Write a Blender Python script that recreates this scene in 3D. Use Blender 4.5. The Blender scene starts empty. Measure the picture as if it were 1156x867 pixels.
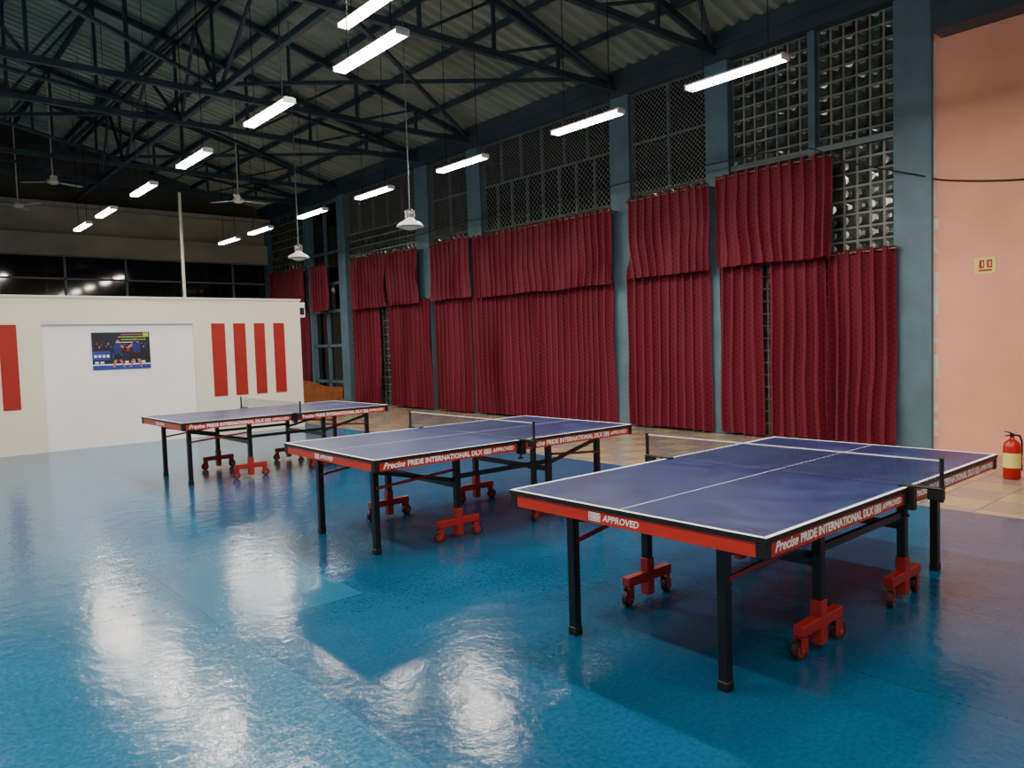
import bpy, math, random
from mathutils import Matrix, Vector, noise
random.seed(7)
COL=bpy.context.scene.collection
# ------------------------------------------------------------ materials
def lin(c):
    return tuple((v/12.92 if v<=.04045 else ((v+.055)/1.055)**2.4) for v in [x/255 for x in c])
def base_mat(name):
    m=bpy.data.materials.new(name);m.use_nodes=True
    return m,m.node_tree,m.node_tree.nodes['Principled BSDF']
def mat(name,rgb,rough=.5,metal=0,var=.12,scale=6,bump=0,bscale=40,spec=.5,sheen=0,emit=None,es=0):
    m,nt,b=base_mat(name); c=lin(rgb)
    tc=nt.nodes.new('ShaderNodeTexCoord'); n=nt.nodes.new('ShaderNodeTexNoise'); n.inputs['Scale'].default_value=scale; n.inputs['Detail'].default_value=4
    nt.links.new(tc.outputs['Object'],n.inputs['Vector'])
    r=nt.nodes.new('ShaderNodeValToRGB'); r.color_ramp.elements[0].position=.3; r.color_ramp.elements[1].position=.7
    r.color_ramp.elements[0].color=(*[x*(1-var) for x in c],1); r.color_ramp.elements[1].color=(*[min(1,x*(1+var)) for x in c],1)
    nt.links.new(n.outputs['Fac'],r.inputs['Fac']); nt.links.new(r.outputs['Color'],b.inputs['Base Color'])
    b.inputs['Roughness'].default_value=rough; b.inputs['Metallic'].default_value=metal; b.inputs['Specular IOR Level'].default_value=spec
    if sheen: b.inputs['Sheen Weight'].default_value=sheen
    if emit: b.inputs['Emission Color'].default_value=(*emit,1); b.inputs['Emission Strength'].default_value=es
    if bump:
        n2=nt.nodes.new('ShaderNodeTexNoise'); n2.inputs['Scale'].default_value=bscale; nt.links.new(tc.outputs['Object'],n2.inputs['Vector'])
        bp=nt.nodes.new('ShaderNodeBump'); bp.inputs['Strength'].default_value=bump; bp.inputs['Distance'].default_value=.01
        nt.links.new(n2.outputs['Fac'],bp.inputs['Height']); nt.links.new(bp.outputs['Normal'],b.inputs['Normal'])
    return m
M={}
M['black']=mat('black_steel',(10,11,16),.35,var=.2)
M['blackplastic']=mat('black_plastic',(9,9,11),.5)
M['red']=mat('red_paint',(150,32,26),.4,var=.15)
M['apron']=mat('orange_red_paint',(180,42,26),.4,var=.08)
M['white']=mat('white_paint',(240,240,240),.5,var=.02)
M['tyre']=mat('wheel_rubber',(44,20,18),.6)
M['wheel']=mat('wheel_red',(150,40,34),.45)
M['steel']=mat('zinc_steel',(150,150,150),.35,metal=.8)
M['truss']=mat('blue_grey_steel',(50,64,78),.45,var=.25,scale=2)
M['pillar']=mat('teal_blue_wall_paint',(82,108,122),.6,var=.14,scale=3,bump=.15)
M['pink']=mat('salmon_plaster',(228,158,132),.8,var=.09,scale=1.1,bump=.12,bscale=18)
M['part']=mat('white_partition_paint',(232,222,204),.75,var=.03,scale=1.2)
M['recess']=mat('bright_white_panel',(244,244,246),.7,var=.02)
M['redbar']=mat('red_wall_stripe',(158,24,12),.6,var=.08)
M['grey']=mat('dull_grey_plaster',(172,166,152),.8,var=.2,scale=1)
M['dark']=mat('dark_plaster',(84,86,84),.9,var=.3,scale=1)
M['cream']=mat('cream_plaster',(205,200,188),.8,var=.04)
M['glass']=mat('night_window_glass',(10,13,16),.06,var=.2,spec=.8)
M['block']=mat('glass_block',(56,62,60),.12,var=.7,scale=5,spec=1)
M['grout']=mat('block_grout',(128,130,124),.7,var=.3,scale=3)
M['frame']=mat('grey_window_frame',(96,108,114),.5)
M['wire']=mat('wire_mesh_steel',(130,134,132),.5,metal=.3)
M['wood']=mat('brown_wood',(128,76,42),.4,var=.25,scale=9)
M['fan']=mat('fan_enamel',(215,210,200),.4)
M['enamel']=mat('white_enamel',(230,232,235),.3,var=.02)
M['cable']=mat('black_cable',(12,12,12),.6)
M['lamp']=mat('lamp_diffuser',(255,250,240),.5,emit=(1,.92,.8),es=28)
M['bulb']=mat('lamp_glass',(200,190,180),.25)
M['extred']=mat('extinguisher_red',(176,16,14),.3)
M['yellow']=mat('pale_yellow',(224,212,120),.6)
M['navy']=mat('poster_navy',(16,18,44),.5,var=.6,scale=14)
M['pblue']=mat('poster_blue',(40,56,150),.5)
M['pshirt']=mat('poster_dark_blue',(24,32,110),.5)
M['pskin']=mat('poster_skin',(170,110,90),.5)
M['pgreen']=mat('poster_green',(150,190,60),.5)
M['pdark']=mat('poster_black',(8,8,14),.5)
M['ring']=mat('curtain_eyelet_metal',(150,120,110),.3,metal=.9)

def floor_mat():
    m,nt,b=base_mat('blue_vinyl_and_tiles'); N=nt.nodes; L=nt.links
    def math_(op,a,bv):
        q=N.new('ShaderNodeMath'); q.operation=op
        for i,v in enumerate((a,bv)):
            if isinstance(v,(int,float)): q.inputs[i].default_value=v
            else: L.new(v,q.inputs[i])
        return q.outputs[0]
    tc=N.new('ShaderNodeTexCoord')
    sx=N.new('ShaderNodeSeparateXYZ'); L.new(tc.outputs['Object'],sx.inputs[0])
    br=N.new('ShaderNodeTexBrick'); br.inputs['Scale'].default_value=1; br.inputs['Brick Width'].default_value=6.5; br.inputs['Row Height'].default_value=1.9
    br.inputs['Mortar Size'].default_value=.002; br.inputs['Mortar Smooth'].default_value=0; br.inputs['Bias'].default_value=0
    br.inputs['Color1'].default_value=(*lin((32,98,132)),1); br.inputs['Color2'].default_value=(*lin((27,90,125)),1); br.inputs['Mortar'].default_value=(*lin((22,74,106)),1)
    mp=N.new('ShaderNodeMapping'); mp.inputs['Rotation'].default_value=(0,0,math.pi/2); mp.inputs['Location'].default_value=(.0,.43,0)
    L.new(tc.outputs['Object'],mp.inputs['Vector']); L.new(mp.outputs['Vector'],br.inputs['Vector'])
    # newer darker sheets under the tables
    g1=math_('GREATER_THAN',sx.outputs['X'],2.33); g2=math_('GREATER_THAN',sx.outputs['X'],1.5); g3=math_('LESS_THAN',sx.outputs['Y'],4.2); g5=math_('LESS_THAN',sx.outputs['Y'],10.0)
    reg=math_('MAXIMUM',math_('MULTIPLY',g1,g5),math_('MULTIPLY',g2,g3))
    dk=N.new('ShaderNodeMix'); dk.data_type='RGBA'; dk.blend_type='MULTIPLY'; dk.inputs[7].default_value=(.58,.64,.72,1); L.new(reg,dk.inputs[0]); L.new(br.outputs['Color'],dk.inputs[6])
    n=N.new('ShaderNodeTexNoise'); n.inputs['Scale'].default_value=1.3; n.inputs['Detail'].default_value=6; L.new(tc.outputs['Object'],n.inputs['Vector'])
    n3=N.new('ShaderNodeTexNoise'); n3.inputs['Scale'].default_value=45; n3.inputs['Detail'].default_value=4; L.new(tc.outputs['Object'],n3.inputs['Vector'])
    mx=N.new('ShaderNodeMix'); mx.data_type='RGBA'; mx.blend_type='OVERLAY'; mx.inputs[0].default_value=.35
    L.new(dk.outputs[2],mx.inputs[6]); L.new(n.outputs['Fac'],mx.inputs[7])
    mx2=N.new('ShaderNodeMix'); mx2.data_type='RGBA'; mx2.blend_type='OVERLAY'; mx2.inputs[0].default_value=.35
    L.new(mx.outputs[2],mx2.inputs[6]); L.new(n3.outputs['Fac'],mx2.inputs[7])
    ch=N.new('ShaderNodeTexChecker'); ch.inputs['Scale'].default_value=1/.45; ch.inputs['Color1'].default_value=(*lin((176,158,126)),1); ch.inputs['Color2'].default_value=(*lin((146,138,128)),1)
    L.new(tc.outputs['Object'],ch.inputs['Vector'])
    bt=N.new('ShaderNodeTexBrick'); bt.offset=0; bt.inputs['Scale'].default_value=1; bt.inputs['Brick Width'].default_value=.45; bt.inputs['Row Height'].default_value=.45; bt.inputs['Mortar Size'].default_value=.006
    bt.inputs['Color1'].default_value=(1,1,1,1); bt.inputs['Color2'].default_value=(.85,.85,.85,1); bt.inputs['Mortar'].default_value=(.35,.33,.3,1); L.new(tc.outputs['Object'],bt.inputs['Vector'])
    mt=N.new('ShaderNodeMix'); mt.data_type='RGBA'; mt.blend_type='MULTIPLY'; mt.inputs[0].default_value=1
    L.new(ch.outputs['Color'],mt.inputs[6]); L.new(bt.outputs['Color'],mt.inputs[7])
    gt=math_('GREATER_THAN',sx.outputs['X'],7.05)
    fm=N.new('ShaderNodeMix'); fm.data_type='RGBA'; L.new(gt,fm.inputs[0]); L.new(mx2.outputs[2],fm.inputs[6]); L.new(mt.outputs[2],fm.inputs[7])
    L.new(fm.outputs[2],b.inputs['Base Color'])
    rr=N.new('ShaderNodeMapRange'); rr.inputs['From Min'].default_value=.3; rr.inputs['From Max'].default_value=.7; rr.inputs['To Min'].default_value=.1; rr.inputs['To Max'].default_value=.22; L.new(n3.outputs['Fac'],rr.inputs['Value']); L.new(rr.outputs[0],b.inputs['Roughness'])
    b.inputs['Specular IOR Level'].default_value=.42
    n4=N.new('ShaderNodeTexNoise'); n4.inputs['Scale'].default_value=6.5; n4.inputs['Detail'].default_value=5; n4.inputs['Roughness'].default_value=.6; L.new(tc.outputs['Object'],n4.inputs['Vector'])
    bp=N.new('ShaderNodeBump'); bp.inputs['Strength'].default_value=.22; bp.inputs['Distance'].default_value=.02; L.new(n4.outputs['Fac'],bp.inputs['Height']); L.new(bp.outputs['Normal'],b.inputs['Normal'])
    return m
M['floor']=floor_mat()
def curtain_mat():
    m,nt,b=base_mat('maroon_curtain_fabric'); N=nt.nodes; L=nt.links
    tc=N.new('ShaderNodeTexCoord')
    mp=N.new('ShaderNodeMapping'); mp.inputs['Rotation'].default_value=(math.pi/4,0,0); mp.inputs['Scale'].default_value=(0,17,17); L.new(tc.outputs['Object'],mp.inputs['Vector'])
    v=N.new('ShaderNodeTexVoronoi'); v.inputs['Scale'].default_value=1; v.inputs['Randomness'].default_value=0; L.new(mp.outputs['Vector'],v.inputs['Vector'])
    r=N.new('ShaderNodeValToRGB'); r.color_ramp.elements[0].position=.2; r.color_ramp.elements[1].position=.28
    r.color_ramp.elements[0].color=(*lin((76,6,26)),1); r.color_ramp.elements[1].color=(*lin((106,11,38)),1)
    L.new(v.outputs['Distance'],r.inputs['Fac']); L.new(r.outputs['Color'],b.inputs['Base Color'])
    b.inputs['Roughness'].default_value=.6; b.inputs['Specular IOR Level'].default_value=.25; b.inputs['Sheen Weight'].default_value=.08
    return m
M['curtain']=curtain_mat()
def top_mat():
    m,nt,b=base_mat('blue_table_surface'); N=nt.nodes; L=nt.links
    tc=N.new('ShaderNodeTexCoord'); n=N.new('ShaderNodeTexNoise'); n.inputs['Scale'].default_value=2.0; n.inputs['Detail'].default_value=8; n.inputs['Roughness'].default_value=.6; n.inputs['Distortion'].default_value=1.2
    L.new(tc.outputs['Object'],n.inputs['Vector'])
    r=N.new('ShaderNodeValToRGB'); r.color_ramp.elements[0].position=.42; r.color_ramp.elements[1].position=.72
    r.color_ramp.elements[0].color=(*lin((13,28,80)),1); r.color_ramp.elements[1].color=(*lin((44,64,112)),1)
    L.new(n.outputs['Fac'],r.inputs['Fac']); L.new(r.outputs['Color'],b.inputs['Base Color'])
    b.inputs['Roughness'].default_value=.34; b.inputs['Specular IOR Level'].default_value=.4
    return m
M['top']=top_mat()
def net_mat():
    m,nt,b=base_mat('fine_net_mesh'); N=nt.nodes; L=nt.links
    b.inputs['Base Color'].default_value=(*lin((52,66,96)),1); b.inputs['Roughness'].default_value=.8
    tc=N.new('ShaderNodeTexCoord'); br=N.new('ShaderNodeTexBrick'); br.offset=0; br.inputs['Scale'].default_value=1; br.inputs['Brick Width'].default_value=.009; br.inputs['Row Height'].default_value=.009; br.inputs['Mortar Size'].default_value=.0009; br.inputs['Mortar Smooth'].default_value=0
    mp=N.new('ShaderNodeMapping'); mp.inputs['Rotation'].default_value=(0,math.pi/2,0); L.new(tc.outputs['Object'],mp.inputs['Vector']); L.new(mp.outputs['Vector'],br.inputs['Vector'])
    tr=N.new('ShaderNodeBsdfTransparent'); ms=N.new('ShaderNodeMixShader'); L.new(br.outputs['Fac'],ms.inputs[0]); L.new(tr.outputs[0],ms.inputs[1]); L.new(b.outputs[0],ms.inputs[2])
    L.new(ms.outputs[0],N['Material Output'].inputs['Surface'])
    return m
M['net']=net_mat()
def roof_mat():
    m,nt,b=base_mat('weathered_corrugated_sheet'); N=nt.nodes; L=nt.links
    tc=N.new('ShaderNodeTexCoord'); n=N.new('ShaderNodeTexNoise'); n.inputs['Scale'].default_value=.8; n.inputs['Detail'].default_value=5
    mp=N.new('ShaderNodeMapping'); mp.inputs['Scale'].default_value=(.4,2,1); L.new(tc.outputs['Object'],mp.inputs['Vector']); L.new(mp.outputs['Vector'],n.inputs['Vector'])
    r=N.new('ShaderNodeValToRGB'); r.color_ramp.elements[0].color=(*lin((84,100,92)),1); r.color_ramp.elements[1].color=(*lin((190,202,184)),1)
    L.new(n.outputs['Fac'],r.inputs['Fac']); L.new(r.outputs['Color'],b.inputs['Base Color']); b.inputs['Roughness'].default_value=.4; b.inputs['Metallic'].default_value=.3
    return m
M['roof']=roof_mat()

# ------------------------------------------------------------ mesh builder
class MB:
    def __init__(s): s.v=[];s.f=[];s.m=[];s.sm=[]
    def add(s,vs,fs,mi=0,smooth=False):
        o=len(s.v); s.v+=[tuple(v) for v in vs]; s.f+=[tuple(i+o for i in f) for f in fs]; s.m+=[mi]*len(fs); s.sm+=[smooth]*len(fs); return s
    def box(s,a,b,mi=0,bev=0):
        x0,y0,z0=[min(p,q) for p,q in zip(a,b)]; x1,y1,z1=[max(p,q) for p,q in zip(a,b)]
        if bev:
            c=bev
            vs=[];idx={}
            for ix,x in enumerate((x0,x1)):
                for iy,y in enumerate((y0,y1)):
                    for iz,z in enumerate((z0,z1)):
                        sx,sy,sz=(1 if ix==0 else -1),(1 if iy==0 else -1),(1 if iz==0 else -1)
                        idx[ix,iy,iz]=len(vs)
                        vs+=[(x,y+sy*c,z+sz*c),(x+sx*c,y,z+sz*c),(x+sx*c,y+sy*c,z)]
            fs=[]
            g=lambda i,j,k,a:idx[i,j,k]+a
            fs.append([g(0,0,0,0),g(0,0,1,0),g(0,1,1,0),g(0,1,0,0)]);fs.append([g(1,0,0,0),g(1,1,0,0),g(1,1,1,0),g(1,0,1,0)])
            fs.append([g(0,0,0,1),g(1,0,0,1),g(1,0,1,1),g(0,0,1,1)]);fs.append([g(0,1,0,1),g(0,1,1,1),g(1,1,1,1),g(1,1,0,1)])
            fs.append([g(0,0,0,2),g(0,1,0,2),g(1,1,0,2),g(1,0,0,2)]);fs.append([g(0,0,1,2),g(1,0,1,2),g(1,1,1,2),g(0,1,1,2)])
            for i in (0,1):
                for j in (0,1):
                    fs.append([g(i,j,0,0),g(i,j,1,0),g(i,j,1,1),g(i,j,0,1)])
                    fs.append([g(i,0,j,0),g(i,1,j,0),g(i,1,j,2),g(i,0,j,2)])
                    fs.append([g(0,i,j,1),g(1,i,j,1),g(1,i,j,2),g(0,i,j,2)])
                    for k in (0,1): fs.append([g(i,j,k,0),g(i,j,k,1),g(i,j,k,2)])
            return s.add(vs,fs,mi)
        vs=[(x,y,z) for x in (x0,x1) for y in (y0,y1) for z in (z0,z1)]
        return s.add(vs,[(0,1,3,2),(4,6,7,5),(0,4,5,1),(2,3,7,6),(0,2,6,4),(1,5,7,3)],mi)
    def beam(s,p,q,w,h,mi=0):
        p,q=Vector(p),Vector(q); d=(q-p).normalized(); up=Vector((0,0,1)) if abs(d.z)<.98 else Vector((1,0,0))
        sd=d.cross(up).normalized(); u=sd.cross(d).normalized()
        vs=[]
        for c in (p,q):
            for a,b in ((-1,-1),(1,-1),(1,1),(-1,1)): vs.append(c+sd*a*w/2+u*b*h/2)
        return s.add(vs,[(0,1,2,3),(7,6,5,4),(0,4,5,1),(1,5,6,2),(2,6,7,3),(3,7,4,0)],mi)
    def cyl(s,p,q,r,n=12,mi=0,r2=None,smooth=True):
        p,q=Vector(p),Vector(q); d=(q-p).normalized(); up=Vector((0,0,1)) if abs(d.z)<.98 else Vector((1,0,0))
        sd=d.cross(up).normalized(); u=sd.cross(d).normalized(); r2=r if r2 is None else r2
        vs=[p+(sd*math.cos(2*math.pi*i/n)+u*math.sin(2*math.pi*i/n))*r for i in range(n)]+[q+(sd*math.cos(2*math.pi*i/n)+u*math.sin(2*math.pi*i/n))*r2 for i in range(n)]
        s.add(vs,[(i,(i+1)%n,n+(i+1)%n,n+i) for i in range(n)],mi,smooth)
        return s.add(vs,[tuple(range(n))[::-1],tuple(range(n,2*n))],mi)
    def lathe(s,prof,n=24,mi=0,c=(0,0,0)):
        vs=[(c[0]+r*math.cos(2*math.pi*i/n),c[1]+r*math.sin(2*math.pi*i/n),c[2]+z) for r,z in prof for i in range(n)]
        fs=[(k*n+i,k*n+(i+1)%n,(k+1)*n+(i+1)%n,(k+1)*n+i) for k in range(len(prof)-1) for i in range(n)]
        return s.add(vs,fs,mi,True)
    def tube(s,pts,r,n=6,mi=0):
        for a,b in zip(pts,pts[1:]): s.cyl(a,b,r,n,mi)
        return s
    def mesh(s,name,mats):
        me=bpy.data.meshes.new(name); me.from_pydata(s.v,[],s.f); me.update()
        for k in mats: me.materials.append(M[k])
        for i,p in enumerate(me.polygons): p.material_index=s.m[i]; p.use_smooth=s.sm[i]
        return me
def put(name,me,parent=None,loc=(0,0,0),rot=(0,0,0),label=None,cat=None,kind=None,group=None):
    o=bpy.data.objects.new(name,me); COL.objects.link(o)
    o.location=loc; o.rotation_euler=rot
    if parent: o.parent=parent
    if label: o['label']=label
    if cat: o['category']=cat
    if kind: o['kind']=kind
    if group: o['group']=group
    return o
def mk(name,mb,mats,**k):
    return put(name,mb.mesh(name,mats),**k)
def empty(name,loc,label,cat,group=None,rotz=0):
    E=bpy.data.objects.new(name,None); COL.objects.link(E); E.location=loc; E.rotation_euler=(0,0,rotz); E.empty_display_size=.1
    E['label']=label; E['category']=cat
    if group: E['group']=group
    return E
def children_of(o): return [c for c in list(bpy.data.objects) if c.parent==o]
def copy_thing(o,loc,rot=None,label=None,parent=None):
    n=o.copy(); COL.objects.link(n)
    if parent is not None: n.parent=parent
    else:
        n.location=loc
        if rot is not None: n.rotation_euler=rot
        if label: n['label']=label
    for c in children_of(o):
        copy_thing(c,None,parent=n)
    return n
def struct(name,a,b,m,label=None):
    mb=MB().box(a,b); return mk(name,mb,[m],kind='structure',label=label)
def text_mesh(body,size,shear=0,bold=0,extrude=.0006):
    c=bpy.data.curves.new('txt','FONT'); c.body=body; c.size=size; c.shear=shear; c.offset=bold; c.extrude=extrude; c.resolution_u=2
    o=bpy.data.objects.new('txt',c); COL.objects.link(o)
    dg=bpy.context.evaluated_depsgraph_get(); me=bpy.data.meshes.new_from_object(o.evaluated_get(dg)); bpy.data.objects.remove(o)
    w=max(v.co.x for v in me.vertices)
    return me,w
# ------------------------------------------------------------ shell
XW=10.5; YB=24.6; XL=-6.2; YF=-4.0; XR=2.15; ZE=6.2; ZR=8.35
def zroof(x): return ZE+(ZR-ZE)*(1-abs(x-XR)/(XW-XR))
struct('floor',(XL,YF,-.12),(XW+.2,YB,0),'floor')
struct('wall_pink',(XW,YF,0),(XW+.25,3.8,6.1),'pink')
struct('wall_left',(XL-.25,YF,0),(XL,YB,6.3),'cream')
struct('wall_front',(XL,YF-.25,0),(XW,YF,8.4),'cream')
def roof(name,xa,xb):
    mb=MB(); vs=[];fs=[];p=.24; y=YF-.3; prof=[]
    while y<YB+.3:
        prof+=[(y,0),(y+.08,0),(y+.12,.07),(y+.2,.07)]; y+=p
    for yy,dz in prof: vs+=[(xa,yy,zroof(xa)+dz),(xb,yy,zroof(xb)+dz)]
    fs=[(2*i,2*i+1,2*i+3,2*i+2) for i in range(len(prof)-1)]
    mb.add(vs,fs); return mk(name,mb,['roof'],kind='structure')
roof('ceiling',XR,XW+.3); roof('ceiling.001',XL-.3,XR)
struct('wall_far',(XL,YB,0),(XW,YB+.25,3.2),'grey')
struct('wall_far_upper',(XL,YB,4.4),(XW,YB+.25,8.5),'dark')
struct('trim_1',(XL,YB-.35,4.4),(XW,YB,5.0),'grey'); struct('trim_2',(XL,YB-.15,5.0),(XW,YB,5.75),'grey'); struct('trim_3',(XL,YB-.5,5.75),(XW,YB,5.85),'grey')
mb=MB(); mb.box((XL,YB+.05,3.2),(XW,YB+.1,4.4),0)
for x in [-5,-3.4,-1.8,-.2,1.4,3.0,4.6,6.2,7.8,9.4]: mb.box((x-.03,YB,3.2),(x+.03,YB+.05,4.4),1)
mb.box((XL,YB,3.75),(XW,YB+.05,3.8),1)
mk('window_1',mb,['glass','frame'],kind='structure')
pill=[(3.8,4.27),(6.75,7.17),(8.75,9.2),(12.95,13.42),(14.95,15.5),(19.05,19.45),(21.3,21.6),(24.2,24.6)]
for i,(a,b) in enumerate(pill):
    mb=MB().box((XW-.06,a,0),(XW+.25,b,6.1),0,bev=.008)
    mk('wall_pillar' if i==0 else 'wall_pillar.%03d'%i,mb,['pillar'],kind='structure')
mb=MB(); mb.box((XW-.2,YF,6.02),(XW+.25,YB,6.25),0); mb.box((XW-.12,3.8,5.84),(XW+.25,YB,6.02),0)
mk('trim_4',mb,['truss'],kind='structure')
mb=MB(); mb.box((XW-.35,YF,5.2),(XW,3.7,5.28),0); mb.box((XW-.35,YF,5.28),(XW-.3,3.7,5.5),0); mb.box((XW-.1,YF,5.55),(XW,3.8,6.1),0)
mk('trim_5',mb,['truss'],kind='structure')
rnd=random.Random(3); mb=MB(); z=.0
while z<5.1:
    dz=rnd.uniform(.04,.16); w0=rnd.uniform(.01,.035) if rnd.random()<.8 else .06
    mb.box((XW-.004,3.8-w0,z),(XW,3.802,z+dz)); z+=dz
mk('trim_20',mb,['cream'],kind='structure')
def block_panel(name,y0,y1,z0,z1,s=.19):
    mb=MB(); mb.box((XW+.1,y0,z0),(XW+.2,y1,z1),1)
    ny=max(1,round((y1-y0)/s)); nz=round((z1-z0)/s); dy=(y1-y0)/ny; dz=(z1-z0)/nz; g=.014; x=XW+.1
    for i in range(ny):
        for j in range(nz):
            ya,yb=y0+i*dy+g,y0+(i+1)*dy-g; za,zb=z0+j*dz+g,z0+(j+1)*dz-g; c=.02; k=.035
            d=random.uniform(-.006,.006)
            vs=[(x-.002,ya,za),(x-.002,yb,za),(x-.002,yb,zb),(x-.002,ya,zb),(x-.03,ya+c,za+c),(x-.03,yb-c,za+c),(x-.03,yb-c,zb-c),(x-.03,ya+c,zb-c),
                (x-.018+d,ya+c+k,za+c+k),(x-.018-d,yb-c-k,za+c+k),(x-.018-d,yb-c-k,zb-c-k),(x-.018+d,ya+c+k,zb-c-k)]
            mb.add(vs,[(0,1,5,4),(1,2,6,5),(2,3,7,6),(3,0,4,7),(4,5,9,8),(5,6,10,9),(6,7,11,10),(7,4,8,11),(8,9,10,11)],0)
    return mk(name,mb,['block','grout'],kind='structure')
def mesh_panel(name,y0,y1,z0,z1,nv=1,nh=1,pitch=.085):
    mb=MB(); mb.box((XW+.14,y0,z0),(XW+.2,y1,z1),0)
    x=XW+.06; t=.03
    for k in range(nv+2):
        y=y0+(y1-y0)*k/(nv+1); mb.box((x-.03,max(y0,y-t/2),z0),(x+.03,min(y1,y+t/2),z1),1)
    for k in range(nh+2):
        z=z0+(z1-z0)*k/(nh+1); mb.box((x-.028,y0,max(z0,z-t/2)),(x+.028,y1,min(z1,z+t/2)),1)
    w=mk(name,mb,['glass','frame'],kind='structure')
    m2=MB(); W=y1-y0; H=z1-z0; n=int((W+H)/pitch)
    for sgn in (1,-1):
        for i in range(1,n):
            c=i*pitch
            pa=(min(c,W),c-min(c,W)); pb=(c-min(c,H),min(c,H))
            if pa[1]>H or pb[0]>W: continue
            if sgn==1: A,B=(pa[0],pa[1]),(pb[0],pb[1])
            else: A,B=(W-pa[0],pa[1]),(W-pb[0],pb[1])
            if (A[0]-B[0])**2<.001: continue
            m2.beam((x-.036,y0+A[0],z0+A[1]),(x-.036,y0+B[0],z0+B[1]),.008,.008)
    mk('wire_mesh',m2,['wire'],parent=w)
    return w
block_panel('window_2',4.27,5.36,0,5.84); block_panel('window_3',5.46,6.75,0,5.84)
struct('trim_6',(XW-.02,5.36,0),(XW+.2,5.46,5.84),'pillar')
struct('trim_7',(XW+.0,4.27,4.12),(XW+.1,6.75,4.2),'frame')
mesh_panel('window_4',7.17,8.75,4.1,5.84,1,1); block_panel('window_5',7.17,8.75,0,4.1)
mesh_panel('window_6',9.2,12.95,4.95,5.84,5,0); block_panel('window_7',9.2,12.95,0,4.0)
mesh_panel('window_8',9.2,12.95,4.0,4.95,7,0,.11)
mesh_panel('window_9',13.42,14.95,4.1,5.84,1,1); block_panel('window_10',13.42,14.95,0,4.1)
block_panel('window_11',15.5,19.05,0,4.7); mesh_panel('window_12',15.5,19.05,4.7,5.84,4,0)
mb=MB(); mb.box((XW+.1,19.45,0),(XW+.15,21.3,5.84),0)
for z in (0,.55,1.6,2.6,3.4,4.3,5.76): mb.box((XW+.02,19.45,z),(XW+.12,21.3,z+.08),1)
for y in (19.45,20.35,21.22): mb.box((XW+.02,y,0),(XW+.12,y+.08,5.84),1)
mk('window_13',mb,['glass','pillar'],kind='structure')
block_panel('window_14',21.6,24.2,0,5.84,.25)

# ------------------------------------------------------------ partition
PY=14.27; PH=2.53; PX=6.76
bars=[(1.69,1.93),(4.99,5.24),(5.40,5.63),(5.80,6.01),(6.19,6.41)]
rec=(2.27,4.67,2.09)
mb=MB()
mb.box((XL,PY,0),(rec[0],PY+.25,PH)); mb.box((rec[0],PY,rec[2]),(rec[1],PY+.25,PH)); mb.box((rec[1],PY,0),(PX,PY+.25,PH))
mb.box((rec[0],PY+.05,0),(rec[1],PY+.25,rec[2]),1)
mb.box((XL,PY-.02,PH),(PX+.02,PY+.27,PH+.035),0)
mk('wall_partition',mb,['part','recess'],kind='structure')
for i,(a,b) in enumerate(bars):
    struct('trim_%d'%(8+i),(a,PY-.012,.73),(b,PY+.002,2.09),'redbar')
# poster
mb=MB()
W,H=.92,.64
mb.box((0,-.006,0),(W,0,H),0)
def rect(x0,z0,x1,z1,mi,l=1): mb.box((x0*W,-.006-.0008*l,z0*H),(x1*W,-.006,z1*H),mi)
rect(0,0,1,.12,1); rect(0,.12,1,.15,2,2); rect(.0,.26,.3,.5,1,1); rect(.34,.3,.5,.42,1,1); rect(.62,.25,1,.45,5,1)
for k,b in enumerate((.03,.10,.17,.24,.38,.45)): rect(b,.33,b+.045,.40,2,2)
for k,b in enumerate((.04,.13,.55,.66,.84)): rect(b,.17,b+.06,.22,2,2)
for k in range(26):
    a=(k*.0381)%1; rect(a,.55+.03*((k*7)%5),a+.022,.6+.03*((k*7)%5),(1,5,6,3)[k%4],1)
rect(.45,.86,.93,.885,4,2); rect(.5,.79,.93,.81,4,2); rect(.5,.93,.9,.95,3,2); rect(.03,.8,.2,.95,5,2); rect(.88,.87,.98,.98,4,2); rect(.4,.72,.8,.735,2,2)
def poly(pts,mi,l=3): 
    vs=[(x*W,-.006-.0008*l,z*H) for x,z in pts]; mb.add(vs,[tuple(range(len(pts)))],mi)
def player(cx,cz,s,flip):
    f=-1 if flip else 1
    t=lambda pts:[(cx+f*x*s,cz+z*s*1.44) for x,z in pts]
    poly(t([(-.06,.0),(.07,.0),(.1,.2),(.03,.25),(-.08,.18)]),7,4)
    poly(t([(-.08,-.13),(.1,-.13),(.08,.0),(-.06,.0)]),5,4)
    poly(t([(-.1,-.3),(-.06,-.3),(.0,-.13),(-.07,-.13)]),3,3); poly(t([(.12,-.3),(.16,-.3),(.09,-.13),(.03,-.13)]),3,3)
    poly(t([(.07,.15),(.2,.06),(.21,.09),(.09,.2)]),3,5); poly(t([(.2,.04),(.25,.06),(.25,.12),(.2,.11)]),6,5)
    poly([(cx+.035*s*math.cos(a*.785)+f*.02,cz+s*1.44*.29+.05*s*math.sin(a*.785)) for a in range(8)],3,5)
    poly([(cx+.035*s*math.cos(a*.785)+f*.02,cz+s*1.44*.305+.04*s*math.sin(a*.785)) for a in range(0,5)],5,6)
player(.42,.42,.85,False); player(.76,.44,.9,True)
mk('poster',mb,['navy','pblue','white','pskin','pgreen','pdark','redbar','pshirt'],loc=(3.0,PY+.045,1.31),label="small printed poster of table tennis players on white wall",cat="poster")

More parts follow.
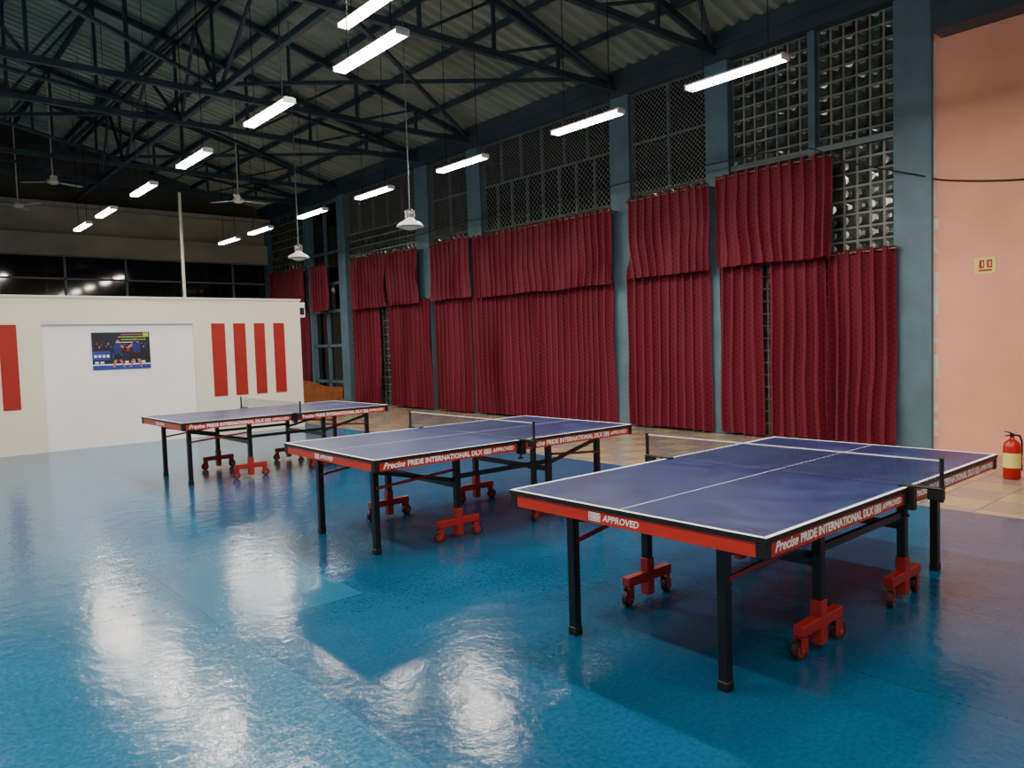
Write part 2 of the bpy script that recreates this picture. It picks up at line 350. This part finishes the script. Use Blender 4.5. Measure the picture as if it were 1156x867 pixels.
# ------------------------------------------------------------ table tennis table
L_,W_=2.74,1.525
def build_table(E):
    cx,cy=L_/2,W_/2
    def S(x,y,z): return (x-cx,y-cy,z)
    for h in (0,1):
        xs=0 if h==0 else cx+.002; xe=cx-.002 if h==0 else L_
        mb=MB(); mb.box(S(xs,0,.738),S(xe,W_,.7595),1); mb.box(S(xs+.004,.004,.759),S(xe-(.004),W_-.004,.7602),0)
        t=.02; z0,z1=.7601,.7606
        for a,b in (((xs,0),(xe,t)),((xs,W_-t),(xe,W_)),((xs,W_/2-.002),(xe,W_/2+.002))): mb.box(S(a[0],a[1],z0),S(b[0],b[1],z1),2)
        xa,xb=(xs,xs+t) if h==0 else (xe-t,xe)
        mb.box(S(xa,0,z0),S(xb,W_,z1),2)
        mk('table_top',mb,['top','blackplastic','white'],parent=E,label="blue playing surface with white lines")
        mb=MB(); i=.008; a=.018
        mb.box(S(xs+i,i,.674),S(xe-i,i+a,.738)); mb.box(S(xs+i,W_-i-a,.674),S(xe-i,W_-i,.738))
        mb.box(S(xs+i,i+a,.674),S(xs+i+a,W_-i-a,.738)); mb.box(S(xe-i-a,i+a,.674),S(xe-i,W_-i-a,.738))
        for x in (xs,xe-.05):
            for y in (0.002,W_-.052): mb.box(S(x+.002,y,.668),S(x+.048,y+.05,.739),1,bev=.006)
        mb.box(S(xs+.3,.03,.70),S(xs+.34,W_-.03,.738),1); mb.box(S(xs+1.0,.03,.70),S(xs+1.04,W_-.03,.738),1)
        ap=mk('apron',mb,['apron','blackplastic'],parent=E,label="orange-red steel apron with white lettering")
        me1,w1=T_MESH['precise']; me2,w2=T_MESH['pride']; me3,w3=T_MESH['approved']
        for side in (0,1):
            def place(me,x,z):
                if side==0: loc=S(xs+x,i-.0015,z); rot=(math.pi/2,0,0)
                else: loc=S(xe-x,W_-i+.0015,z); rot=(math.pi/2,0,math.pi)
                put('lettering',me,parent=ap,loc=loc,rot=rot)
            place(me1,.075,.688); place(me2,.075+w1+.02,.689)
            place(T_MESH['emblem'][0],.98,.685); place(me3,1.07,.691)
        if h==0:
            put('lettering',T_MESH['emblem'][0],parent=ap,loc=S(i-.0015,.95,.685),rot=(math.pi/2,0,-math.pi/2)); put('lettering',me3,parent=ap,loc=S(i-.0015,.86,.691),rot=(math.pi/2,0,-math.pi/2))
    for (x,y) in ((.17,.305),(.17,W_-.305),(L_-.17,.305),(L_-.17,W_-.305)):
        mb=MB(); w=.024; mb.box(S(x-w,y-w,.02),S(x+w,y+w,.70),0,bev=.003); mb.box(S(x-w-.004,y-w-.004,0),S(x+w+.004,y+w+.004,.045),1,bev=.005)
        mk('leg',mb,['black','blackplastic'],parent=E)
    for x in (.17,L_-.17):
        mb=MB().beam(S(x,.305,.64),S(x,W_-.305,.64),.03,.03); mb.box(S(x-.03,.1,.684),S(x+.03,W_-.1,.71)); mk('cross_bar',mb,['black'],parent=E)
    for x in (.87,L_-.87):
        mb=MB().beam(S(x,.23,.43),S(x,W_-.23,.43),.03,.04); mb.beam(S(x,.06,.70),S(x,W_-.06,.70),.04,.03); mk('cross_bar',mb,['black'],parent=E)
    for y in (.23,W_-.23):
        mb=MB().beam(S(.87,y,.5),S(1.87,y,.5),.025,.035); mk('link_bar',mb,['black'],parent=E)
        for sg in (0,1):
            X=lambda x: x if sg==0 else L_-x
            yy=.305 if y<.7 else W_-.305
            mb=MB().beam(S(X(.17),yy,.62),S(X(.87),y+(.03 if y<.7 else -.03),.47),.02,.03); mk('brace',mb,['black'],parent=E)
            mb=MB().beam(S(X(.17),yy-.02,.5),S(X(.87),y,.56),.014,.02); mk('brace',mb,['red'],parent=E,label="thin red folding brace")
    for x in (.87,L_-.87):
        for y in (.23,W_-.23):
            mb=MB(); mb.box(S(x-.024,y-.024,.2),S(x+.024,y+.024,.70),0,bev=.003)
            mk('post',mb,['black'],parent=E)
            mb=MB(); mb.box(S(x-.03,y-.03,.03),S(x+.03,y+.03,.25),0,bev=.004); mb.box(S(x-.2,y-.028,.115),S(x+.2,y+.028,.17),0,bev=.005)
            rb=mk('roller_base',mb,['red'],parent=E,label="red painted cross-shaped roller base")
            for k,dx in enumerate((-.165,.165)):
                ang=random.uniform(-.5,.5); mb=MB()
                mb.cyl((-.0,0,.115-.045),(0,0,.09),.012,8,2)
                for sy in (-.02,.02): mb.box((-.016,sy-.002,-.01),(.03,sy+.002,.065),1)
                mb.box((-.016,-.02,.062),(.03,.02,.067),1)
                mb.cyl((.018,-.014,0),(.018,.014,0),.045,20,0); mb.cyl((.018,-.0155,0),(.018,.0155,0),.03,16,3); mb.cyl((.018,-.026,0),(.018,.026,0),.007,8,2)
                mk('caster',mb,['tyre','red','steel','wheel'],parent=rb,loc=S(x+dx,y,.045),rot=(0,0,ang+(math.pi if k==0 else 0)),label="small red caster wheel with dark tyre")
    e=.1525
    mb=MB(); mb.add([S(cx,-e,.775),S(cx,W_+e,.775),S(cx,W_+e,.905),S(cx,-e,.905)],[(0,1,2,3)],0)
    net=mk('net',mb,['net'],parent=E,label="fine dark mesh net across the middle")
    mb=MB(); mb.box(S(cx-.002,-e,.904),S(cx+.002,W_+e,.910),0); mk('net_tape',mb,['white'],parent=net,label="white top tape")
    for sg in (0,1):
        Y=lambda y: -y if sg==0 else W_+y
        mb=MB(); mb.cyl(S(cx,Y(e),.70),S(cx,Y(e),.92),.011,10,0)
        y0,y1=sorted((Y(e+.012),Y(-.05))); mb.box(S(cx-.02,y0,.762),S(cx+.02,y1,.772),0,bev=.003)
        y0,y1=sorted((Y(e+.012),Y(.09))); mb.box(S(cx-.018,y0,.71),S(cx+.018,y1,.762),0,bev=.005)
        y0,y1=sorted((Y(.01),Y(-.05))); mb.box(S(cx-.02,y0,.645),S(cx+.02,y1,.66),0)
        y0,y1=sorted((Y(.03),Y(.005))); mb.box(S(cx-.02,y0,.645),S(cx+.02,y1,.765),0)
        mb.cyl(S(cx,Y(-.02),.61),S(cx,Y(-.02),.66),.008,8,0); mb.cyl(S(cx,Y(-.02),.605),S(cx,Y(-.02),.614),.022,12,0)
        mk('net_post',mb,['blackplastic'],parent=net)
T_MESH={}
for k,(s,sz,sh,bo) in dict(precise=('Precise',.062,.35,.0012),pride=('PRIDE INTERNATIONAL DLX',.053,0,.0016),approved=('APPROVED',.044,.2,.0006)).items():
    me,w=text_mesh(s,sz,sh,bo); me.materials.append(M['white']); T_MESH[k]=(me,w)
mb=MB()
for a,b in (((0,0),(.075,.004)),((0,.036),(.075,.04)),((0,0),(.004,.04)),((.071,0),(.075,.04)),((.034,.003),(.041,.037)),((.005,.018),(.07,.023)),((.012,.027),(.03,.033)),((.045,.027),(.065,.033)),((.012,.008),(.03,.014)),((.045,.008),(.065,.014))):
    mb.box((a[0],a[1],-.0005),(b[0],b[1],.0005))
T_MESH['emblem']=(mb.mesh('emblem',['white']),.075)
def center(x0,y0,r): 
    return (x0+1.37*math.cos(r)-.7625*math.sin(r),y0+1.37*math.sin(r)+.7625*math.cos(r),0)
T1=empty('table_tennis_table',center(2.63,1.557,.0045),"blue table tennis table beside beige tiled strip, chalk-smudged top",'table tennis table','row of blue table tennis tables',.0045); build_table(T1)
for (x,y,r,lb) in ((2.687,4.613,-.0137,"blue table tennis table with orange-red apron, middle of the row"),(2.725,8.891,.0164,"blue table tennis table standing before the white partition")):
    n=copy_thing(T1,center(x,y,r),(0,0,r),lb)

# ------------------------------------------------------------ curtains
def curtain(y0,y1,z0,z1,x,seed,rings=True,label="",jag=.03,wl=.17):
    W=y1-y0; ny=int(W/.0125); nz=22
    mb=MB(); vs=[]
    ph=[];p=0
    for i in range(ny+1):
        y=y0+W*i/ny; p+=(W/ny)/(wl*(1+.65*noise.noise(Vector((y*1.9,seed,0))))); ph.append(p)
    for j in range(nz+1):
        t=j/nz
        for i in range(ny+1):
            y=y0+W*i/ny; s=i/ny; edge=min(1,min(s,1-s)*W/.15)
            amp=min(.068,.052*(1+.6*noise.noise(Vector((y*2,seed+5,t*1.3)))))
            drift=.6*noise.noise(Vector((y*1.1,seed,(1-t)*1.6)))*(1-t)
            a=2*math.pi*(ph[i]+drift)
            sn=math.sin(a); prof=.6*sn+.4*math.copysign(abs(sn)**.5,sn)
            xx=amp*prof+.006*math.sin(2.3*a+seed)*(1-t)+.008*noise.noise(Vector((y*3,t*3,seed)))
            yy=y+edge*(.02*math.sin(a*2+1)+.03*(1-t)*noise.noise(Vector((y*.8,seed+9,0))))
            zz=z0+(z1-z0)*t
            if t<.12: zz+=jag*noise.noise(Vector((y*1.2,seed,3)))*(1-t/.12)
            if j==nz: zz-=.018*(1-math.cos(a))*.5
            vs.append((xx,yy-y0,zz-z0))
    n=ny+1
    fs=[(j*n+i,j*n+i+1,(j+1)*n+i+1,(j+1)*n+i) for j in range(nz) for i in range(ny)]
    mb.add(vs,fs,0,True)
    E=empty('curtain',(x,y0,z0),label,'curtain','maroon curtains along the window wall')
    mk('fabric',mb,['curtain'],parent=E)
    zr=z1-z0-.05
    rod=MB().cyl((0,-.01,zr),(0,W+.01,zr),.012,8,0)
    for yy in (-.01,W+.01): rod.cyl((0,yy-.008,zr),(0,yy+.008,zr),.022,8,0)
    for yy in (.05,W-.05): rod.beam((0,yy,zr),(XW-x,yy,zr),.012,.02)
    mk('curtain_rod',rod,['ring'],parent=E)
    if rings:
        last=-1
        for i in range(ny+1):
            if int(ph[i]*2)!=last:
                last=int(ph[i]*2)
                put('eyelet',RING,parent=E,loc=(0,W*i/ny,zr))
    return E
mb=MB()
n1,n2=14,6; R,r=.026,.006; vs=[]
for i in range(n1):
    for j in range(n2):
        a,b=2*math.pi*i/n1,2*math.pi*j/n2; vs.append(((R+r*math.cos(b))*math.cos(a),r*math.sin(b),(R+r*math.cos(b))*math.sin(a)))
mb.add(vs,[(i*n2+j,((i+1)%n1)*n2+j,((i+1)%n1)*n2+(j+1)%n2,i*n2+(j+1)%n2) for i in range(n1) for j in range(n2)],0,True)
RING=mb.mesh('eyelet',['ring'])
XU,XLw=10.18,10.345
up="short upper maroon patterned curtain hanging on a metal rod"
lo="long lower maroon patterned curtain reaching the floor"
for k,(a,b,z0,z1) in enumerate([(4.98,6.80,2.62,4.03),(6.97,8.60,2.6,3.97),(8.98,12.9,2.55,3.89),(13.1,14.56,2.59,3.94),(15.15,16.5,2.59,3.92),(16.6,18.25,2.59,3.97),(19.7,20.7,2.65,3.97),(21.2,23.5,2.65,4.02)]):
    curtain(a,b,z0,z1,XU,k+1,k<6,up)
for k,(a,b,z1) in enumerate([(4.2,5.1,2.69),(5.16,6.04,2.71),(6.14,6.9,2.71),(7.06,8.74,2.71),(9.1,11.1,2.66),(11.14,13.2,2.66),(13.32,14.7,2.68),(14.92,16.7,2.7),(17.2,18.6,2.66),(21.3,23.7,2.75)]):
    curtain(a,b,.04,z1,XLw,k+20,k<2,lo)

# ------------------------------------------------------------ lights
ZL=4.36
LG='rows of hanging tube lights'; LL="white fluorescent tube light hanging from roof on thin wires"
F0=empty('hanging_tube_light',(0,0,0),LL,'light',LG)
mb=MB(); mb.box((-.05,-.6,.03),(.05,.6,.055)); mb.add([(-.07,-.6,.03),(.07,-.6,.03),(.07,.6,.03),(-.07,.6,.03),(-.05,-.6,.05),(.05,-.6,.05),(.05,.6,.05),(-.05,.6,.05)],[(0,1,2,3),(0,4,5,1),(1,5,6,2),(2,6,7,3),(3,7,4,0)])
for y in (-.6,.58): mb.box((-.07,y,-.01),(.07,y+.02,.05))
HOUS=mb.mesh('housing',['enamel'])
DIFF=MB().box((-.065,-.58,-.012),(.065,.58,.029),0,bev=.01).mesh('diffuser',['lamp'])
rows=[(3.87,[-.6,1.9,4.15,6.42,8.77,11.42,13.97,16.57,18.6]),(7.32,[.9,4.64,6.83,9.51,12.17,14.67,17.34,19.3]),(.43,[-1,1.5,4.0,6.5,9,11.5]),(-3.0,[-1,1.5,6.5,11.5]),(4.4,[7.25])]
WIRE={}
def wire_for(h):
    k=round(h,2)
    if k not in WIRE: WIRE[k]=MB().cyl((0,0,.05),(0,0,k),.006,6).mesh('suspension_wire',['cable'])
    return WIRE[k]
first=True
for x,ys in rows:
    for y in ys:
        z=ZL if x!=4.4 else 5.2
        if first: E=F0; first=False
        else: E=empty('hanging_tube_light',(0,0,0),LL,'light',LG)
        E.location=(x,y,z)
        put('housing',HOUS,parent=E,label="white metal batten housing"); put('diffuser',DIFF,parent=E,label="glowing white diffuser")
        for dy in (-.4,.4): put('suspension_wire',wire_for(zroof(x)-z),parent=E,loc=(0,dy,0))
        ld=bpy.data.lights.new('tube_glow','AREA'); ld.shape='RECTANGLE'; ld.size=.12; ld.size_y=1.16; ld.energy=62; ld.color=(1,.915,.80)
        lo_=bpy.data.objects.new('tube_glow',ld); COL.objects.link(lo_); lo_.parent=E; lo_.location=(0,0,-.02)
def dome(x,y,z):
    E=empty('dome_pendant_lamp',(x,y,z),"white unlit domed industrial lamp hanging on a cable",'lamp','domed pendant lamps')
    mb=MB().lathe([(.03,.12),(.05,.115),(.07,.09),(.1,.07),(.15,.045),(.185,.01),(.19,-.005),(.18,-.005),(.14,.03),(.06,.06)],28)
    mk('lamp_shade',mb,['enamel'],parent=E)
    mb=MB().lathe([(.0,.24),(.035,.24),(.04,.22),(.055,.215),(.055,.12),(.0,.12)],20)
    for i in range(10):
        a=i*math.pi/5; mb.beam((.05*math.cos(a),.05*math.sin(a),.17),(.068*math.cos(a),.068*math.sin(a),.17),.006,.09)
    mk('lamp_socket',mb,['steel'],parent=E)
    mk('bulb',MB().lathe([(.06,.05),(.13,.0),(.11,-.03),(.06,-.05),(0,-.055)],20),['bulb'],parent=E)
    mk('cable',MB().cyl((0,0,.24),(0,0,zroof(x)-z),.008,6),['frame'],parent=E)
dome(5.92,8.91,3.22); dome(6.07,12.75,3.2)
def fan(x,y,z,a0):
    E=empty('ceiling_fan',(x,y,z),"three-blade ceiling fan hanging on a long rod",'fan','ceiling fans')
    mk('motor',MB().lathe([(0,.09),(.05,.08),(.11,.04),(.12,0),(.1,-.04),(.04,-.06),(0,-.06)],20),['fan'],parent=E)
    mk('rod',MB().cyl((0,0,.05),(0,0,zroof(x)-z),.015,8),['fan'],parent=E)
    bl=MB().add([(.1,-.03,.0),(.22,-.06,.01),(.64,-.08,.015),(.7,-.05,.012),(.7,.05,-.012),(.64,.07,-.015),(.22,.06,-.01),(.1,.03,0)],[tuple(range(8))]).mesh('blade',['fan'])
    for k in range(3): put('blade',bl,parent=E,rot=(.12,0,a0+k*2.0944))
fan(3.55,19.7,5.5,.4); fan(6.7,17.0,4.96,.1); fan(3.1,21.4,5.2,1.1)

# ------------------------------------------------------------ roof structure
ZB=5.98
def strut(name,p,q,w,h,parent): 
    return mk(name,MB().beam(p,q,w,h),['truss'],parent=parent)
ty=[.9,3.95,6.95,9.0,13.2,15.2,19.25,21.5]
for y in ty:
    E=empty('roof_truss',(XR,y,ZB),"blue-grey steel truss spanning the hall under the roof",'truss','steel roof trusses')
    zt=lambda x: zroof(x)-.16-ZB
    strut('bottom_chord',(XL-XR,0,0),(XW-.05-XR,0,0),.09,.1,E)
    for a,b in ((XL,XR),(XR,XW-.05)): strut('top_chord',(a-XR,0,zt(a)),(b-XR,0,zt(b)),.08,.1,E)
    nodes=[XR+i*1.37 for i in range(-6,7)]
    for i,x in enumerate(nodes):
        if abs(x-XR)<8 : strut('web_strut',(x-XR,0,0),(x-XR,0,zt(x)),.05,.05,E)
        if i<len(nodes)-1:
            x2=nodes[i+1]
            if x<XR-.01: strut('web_strut',(x2-XR,0,0),(x-XR,0,zt(x)),.045,.045,E)
            else: strut('web_strut',(x-XR,0,0),(x2-XR,0,zt(x2)),.045,.045,E)
for x in (-.6,4.95):
    E=empty('roof_girder',(x,0,ZB),"long blue-grey lattice girder linking the trusses",'girder','lattice roof girders')
    zt=zroof(x)-.2-ZB
    strut('bottom_chord',(0,YF,0.05),(0,YB,0.05),.09,.1,E); strut('top_chord',(0,YF,zt),(0,YB,zt),.07,.07,E)
    for a,b in zip(ty,ty[1:]):
        m=(a+b)/2; strut('web_strut',(0,a,0),(0,m,zt),.05,.05,E); strut('web_strut',(0,m,zt),(0,b,0),.05,.05,E)
for i in range(15):
    px=XL+.5+i*1.16
    if px>XW-.2: break
    mk('roof_purlin',MB().beam((0,YF,0),(0,YB,0),.06,.1),['truss'],loc=(px,0,zroof(px)-.055),label="thin steel purlin carrying the corrugated roof sheets",cat='purlin',group='roof purlins')
for a,b in zip(ty,ty[1:]):
    for (xa,xb) in ((-.6,4.95),(4.95,10.35)):
        for s in (0,1):
            if b-a<2.6 and s==1: continue
            p,q=((xa,a),(xb,b)) if s==0 else ((xa,b),(xb,a))
            mk('roof_brace',MB().beam((0,0,0),(q[0]-p[0],q[1]-p[1],0),.06,.06),['truss'],loc=(p[0],p[1],ZB+.1+.07*s),label="diagonal steel brace between roof trusses",cat='brace',group='diagonal roof braces')

# ------------------------------------------------------------ small things
mb=MB(); mb.box((-.006,-.115,-.1),(0,.115,.1),0,bev=.002)
mb.box((-.008,-.09,-.08),(-.006,.085,.085),1)
for y in (-.05,.035): mb.box((-.0095,y-.028,-.03),(-.008,y+.03,.07),2)
mb.box((-.0105,-.06,-.01),(-.0095,-.045,.05),1); mb.box((-.0105,.02,-.01),(-.0095,.035,.05),1); mb.box((-.0095,-.075,-.068),(-.008,.07,-.045),2)
mk('fire_sign',mb,['yellow','yellow','redbar'],loc=(XW-.001,3.21,2.32),label="small pale yellow and red fire sign on pink wall",cat='sign')
E=empty('fire_extinguisher',(8.89,2.47,0),"red fire extinguisher standing on beige tiles by wall",'fire extinguisher')
mb=MB().lathe([(0,0),(.07,0),(.08,.012),(.08,.33),(.07,.37),(.04,.4),(.022,.41),(.022,.43),(0,.43)],28,0); mk('body',mb,['extred'],parent=E)
mb=MB(); mb.lathe([(.0815,.12),(.0815,.27)],28,0); mk('paper_label',mb,['yellow'],parent=E)
mb=MB(); mb.cyl((0,0,.42),(0,0,.47),.018,10); mb.beam((-.01,0,.47),(-.11,.03,.5),.02,.008); mb.beam((-.01,0,.455),(-.1,.03,.45),.02,.008); mb.cyl((.0,0,.45),(.03,-.03,.45),.01,8); mk('valve_handle',mb,['blackplastic'],parent=E)
mb=MB(); pts=[(.03,-.03,.45),(.07,-.05,.44),(.1,-.06,.38),(.105,-.06,.28),(.095,-.055,.16)]; mb.tube(pts,.009,8); mb.cyl(pts[-1],(.09,-.055,.08),.012,8,0,.018); mk('hose',mb,['blackplastic'],parent=E)
def curve_tube(name,pts,r,m,**k):
    out=[]
    P=[Vector(p) for p in pts]
    for i in range(len(P)-1):
        p0=P[max(i-1,0)];p1=P[i];p2=P[i+1];p3=P[min(i+2,len(P)-1)]
        for s in range(8):
            t=s/8; out.append(.5*((2*p1)+(p2-p0)*t+(2*p0-5*p1+4*p2-p3)*t*t+(3*p1-p0-3*p2+p3)*t**3))
    out.append(P[-1]); return mk(name,MB().tube(out,r,6),[m],**k)
curve_tube('wall_cable',[(XW-.02,1.0,3.36),(XW-.02,2.2,3.3),(XW-.02,2.81,3.29),(XW-.02,3.6,3.42),(XW-.09,4.0,3.56),(XW-.42,4.8,3.85),(XW-.44,5.4,4.14),(XW-.44,7.1,4.2),(XW-.44,9,4.22),(XW-.44,11,4.1),(XW-.44,13.2,4.2),(XW-.44,16,4.1),(XW-.44,19,4.2)],.011,'cable',label="black electric cable drooping along the wall",cat='cable')
mb=MB(); mb.cyl((0,0,0),(0,0,5.0),.03,12); mb.cyl((0,0,0),(0,0,.02),.09,14)
mk('white_pole',mb,['cream'],loc=(5.42,17,0),label="slim white vertical pole behind white partition",cat='pole')
mb=MB(); pr=[(0,.80),(.12,.86),(.3,.84),(.5,.76),(.7,.70),(.9,.67),(1.1,.66)]
vs=[];n=len(pr)
for y in (0,.05):
    vs+=[(x,y,.05) for x,z in pr]+[(x,y,z) for x,z in pr]
fs=[]
for i in range(n-1):
    fs+=[(i,i+1,n+i+1,n+i),(2*n+i+1,2*n+i,3*n+i,3*n+i+1),(n+i,n+i+1,3*n+i+1,3*n+i)]
fs+=[(0,n,3*n,2*n),(n-1,3*n-1,4*n-1,2*n-1)]
mb.add(vs,fs,0)
E=empty('wooden_bench',(7.35,15.8,0),"brown wooden bench with curved back beyond the partition",'bench')
mk('backrest',mb,['wood'],parent=E); mk('seat',MB().box((.02,.05,.38),(1.08,.5,.44),0,bev=.01),['wood'],parent=E)
for x in (.05,.99):
    mk('leg',MB().box((x,.42,0),(x+.06,.48,.38)),['wood'],parent=E); mk('leg',MB().box((x,.05,0),(x+.06,.11,.38)),['wood'],parent=E)
mb=MB(); mb.box((0,0,0),(.16,.12,.3),0,bev=.015); mb.box((.03,-.01,.06),(.13,0,.2),1)
mk('wall_speaker',mb,['enamel','blackplastic'],loc=(PX-.0,PY+.08,2.2),label="small white box mounted at the partition end",cat='speaker')

# ------------------------------------------------------------ camera, world
f,psi,th,ro,h=851.0,.7129,-.0542,-.0311,1.5521
cam=bpy.data.objects.new('camera',bpy.data.cameras.new('camera')); COL.objects.link(cam)
m4=(Matrix.Rotation(-psi,3,'Z')@Matrix.Rotation(math.pi/2+th,3,'X')@Matrix.Rotation(ro,3,'Z')).to_4x4(); m4.translation=(0,0,h); cam.matrix_world=m4
cam.data.sensor_width=36; cam.data.lens=f/1156*36; cam.data.clip_start=.05
bpy.context.scene.camera=cam
w=bpy.data.worlds.new('night'); bpy.context.scene.world=w; w.use_nodes=True
w.node_tree.nodes['Background'].inputs[0].default_value=(.02,.03,.045,1); w.node_tree.nodes['Background'].inputs[1].default_value=.3
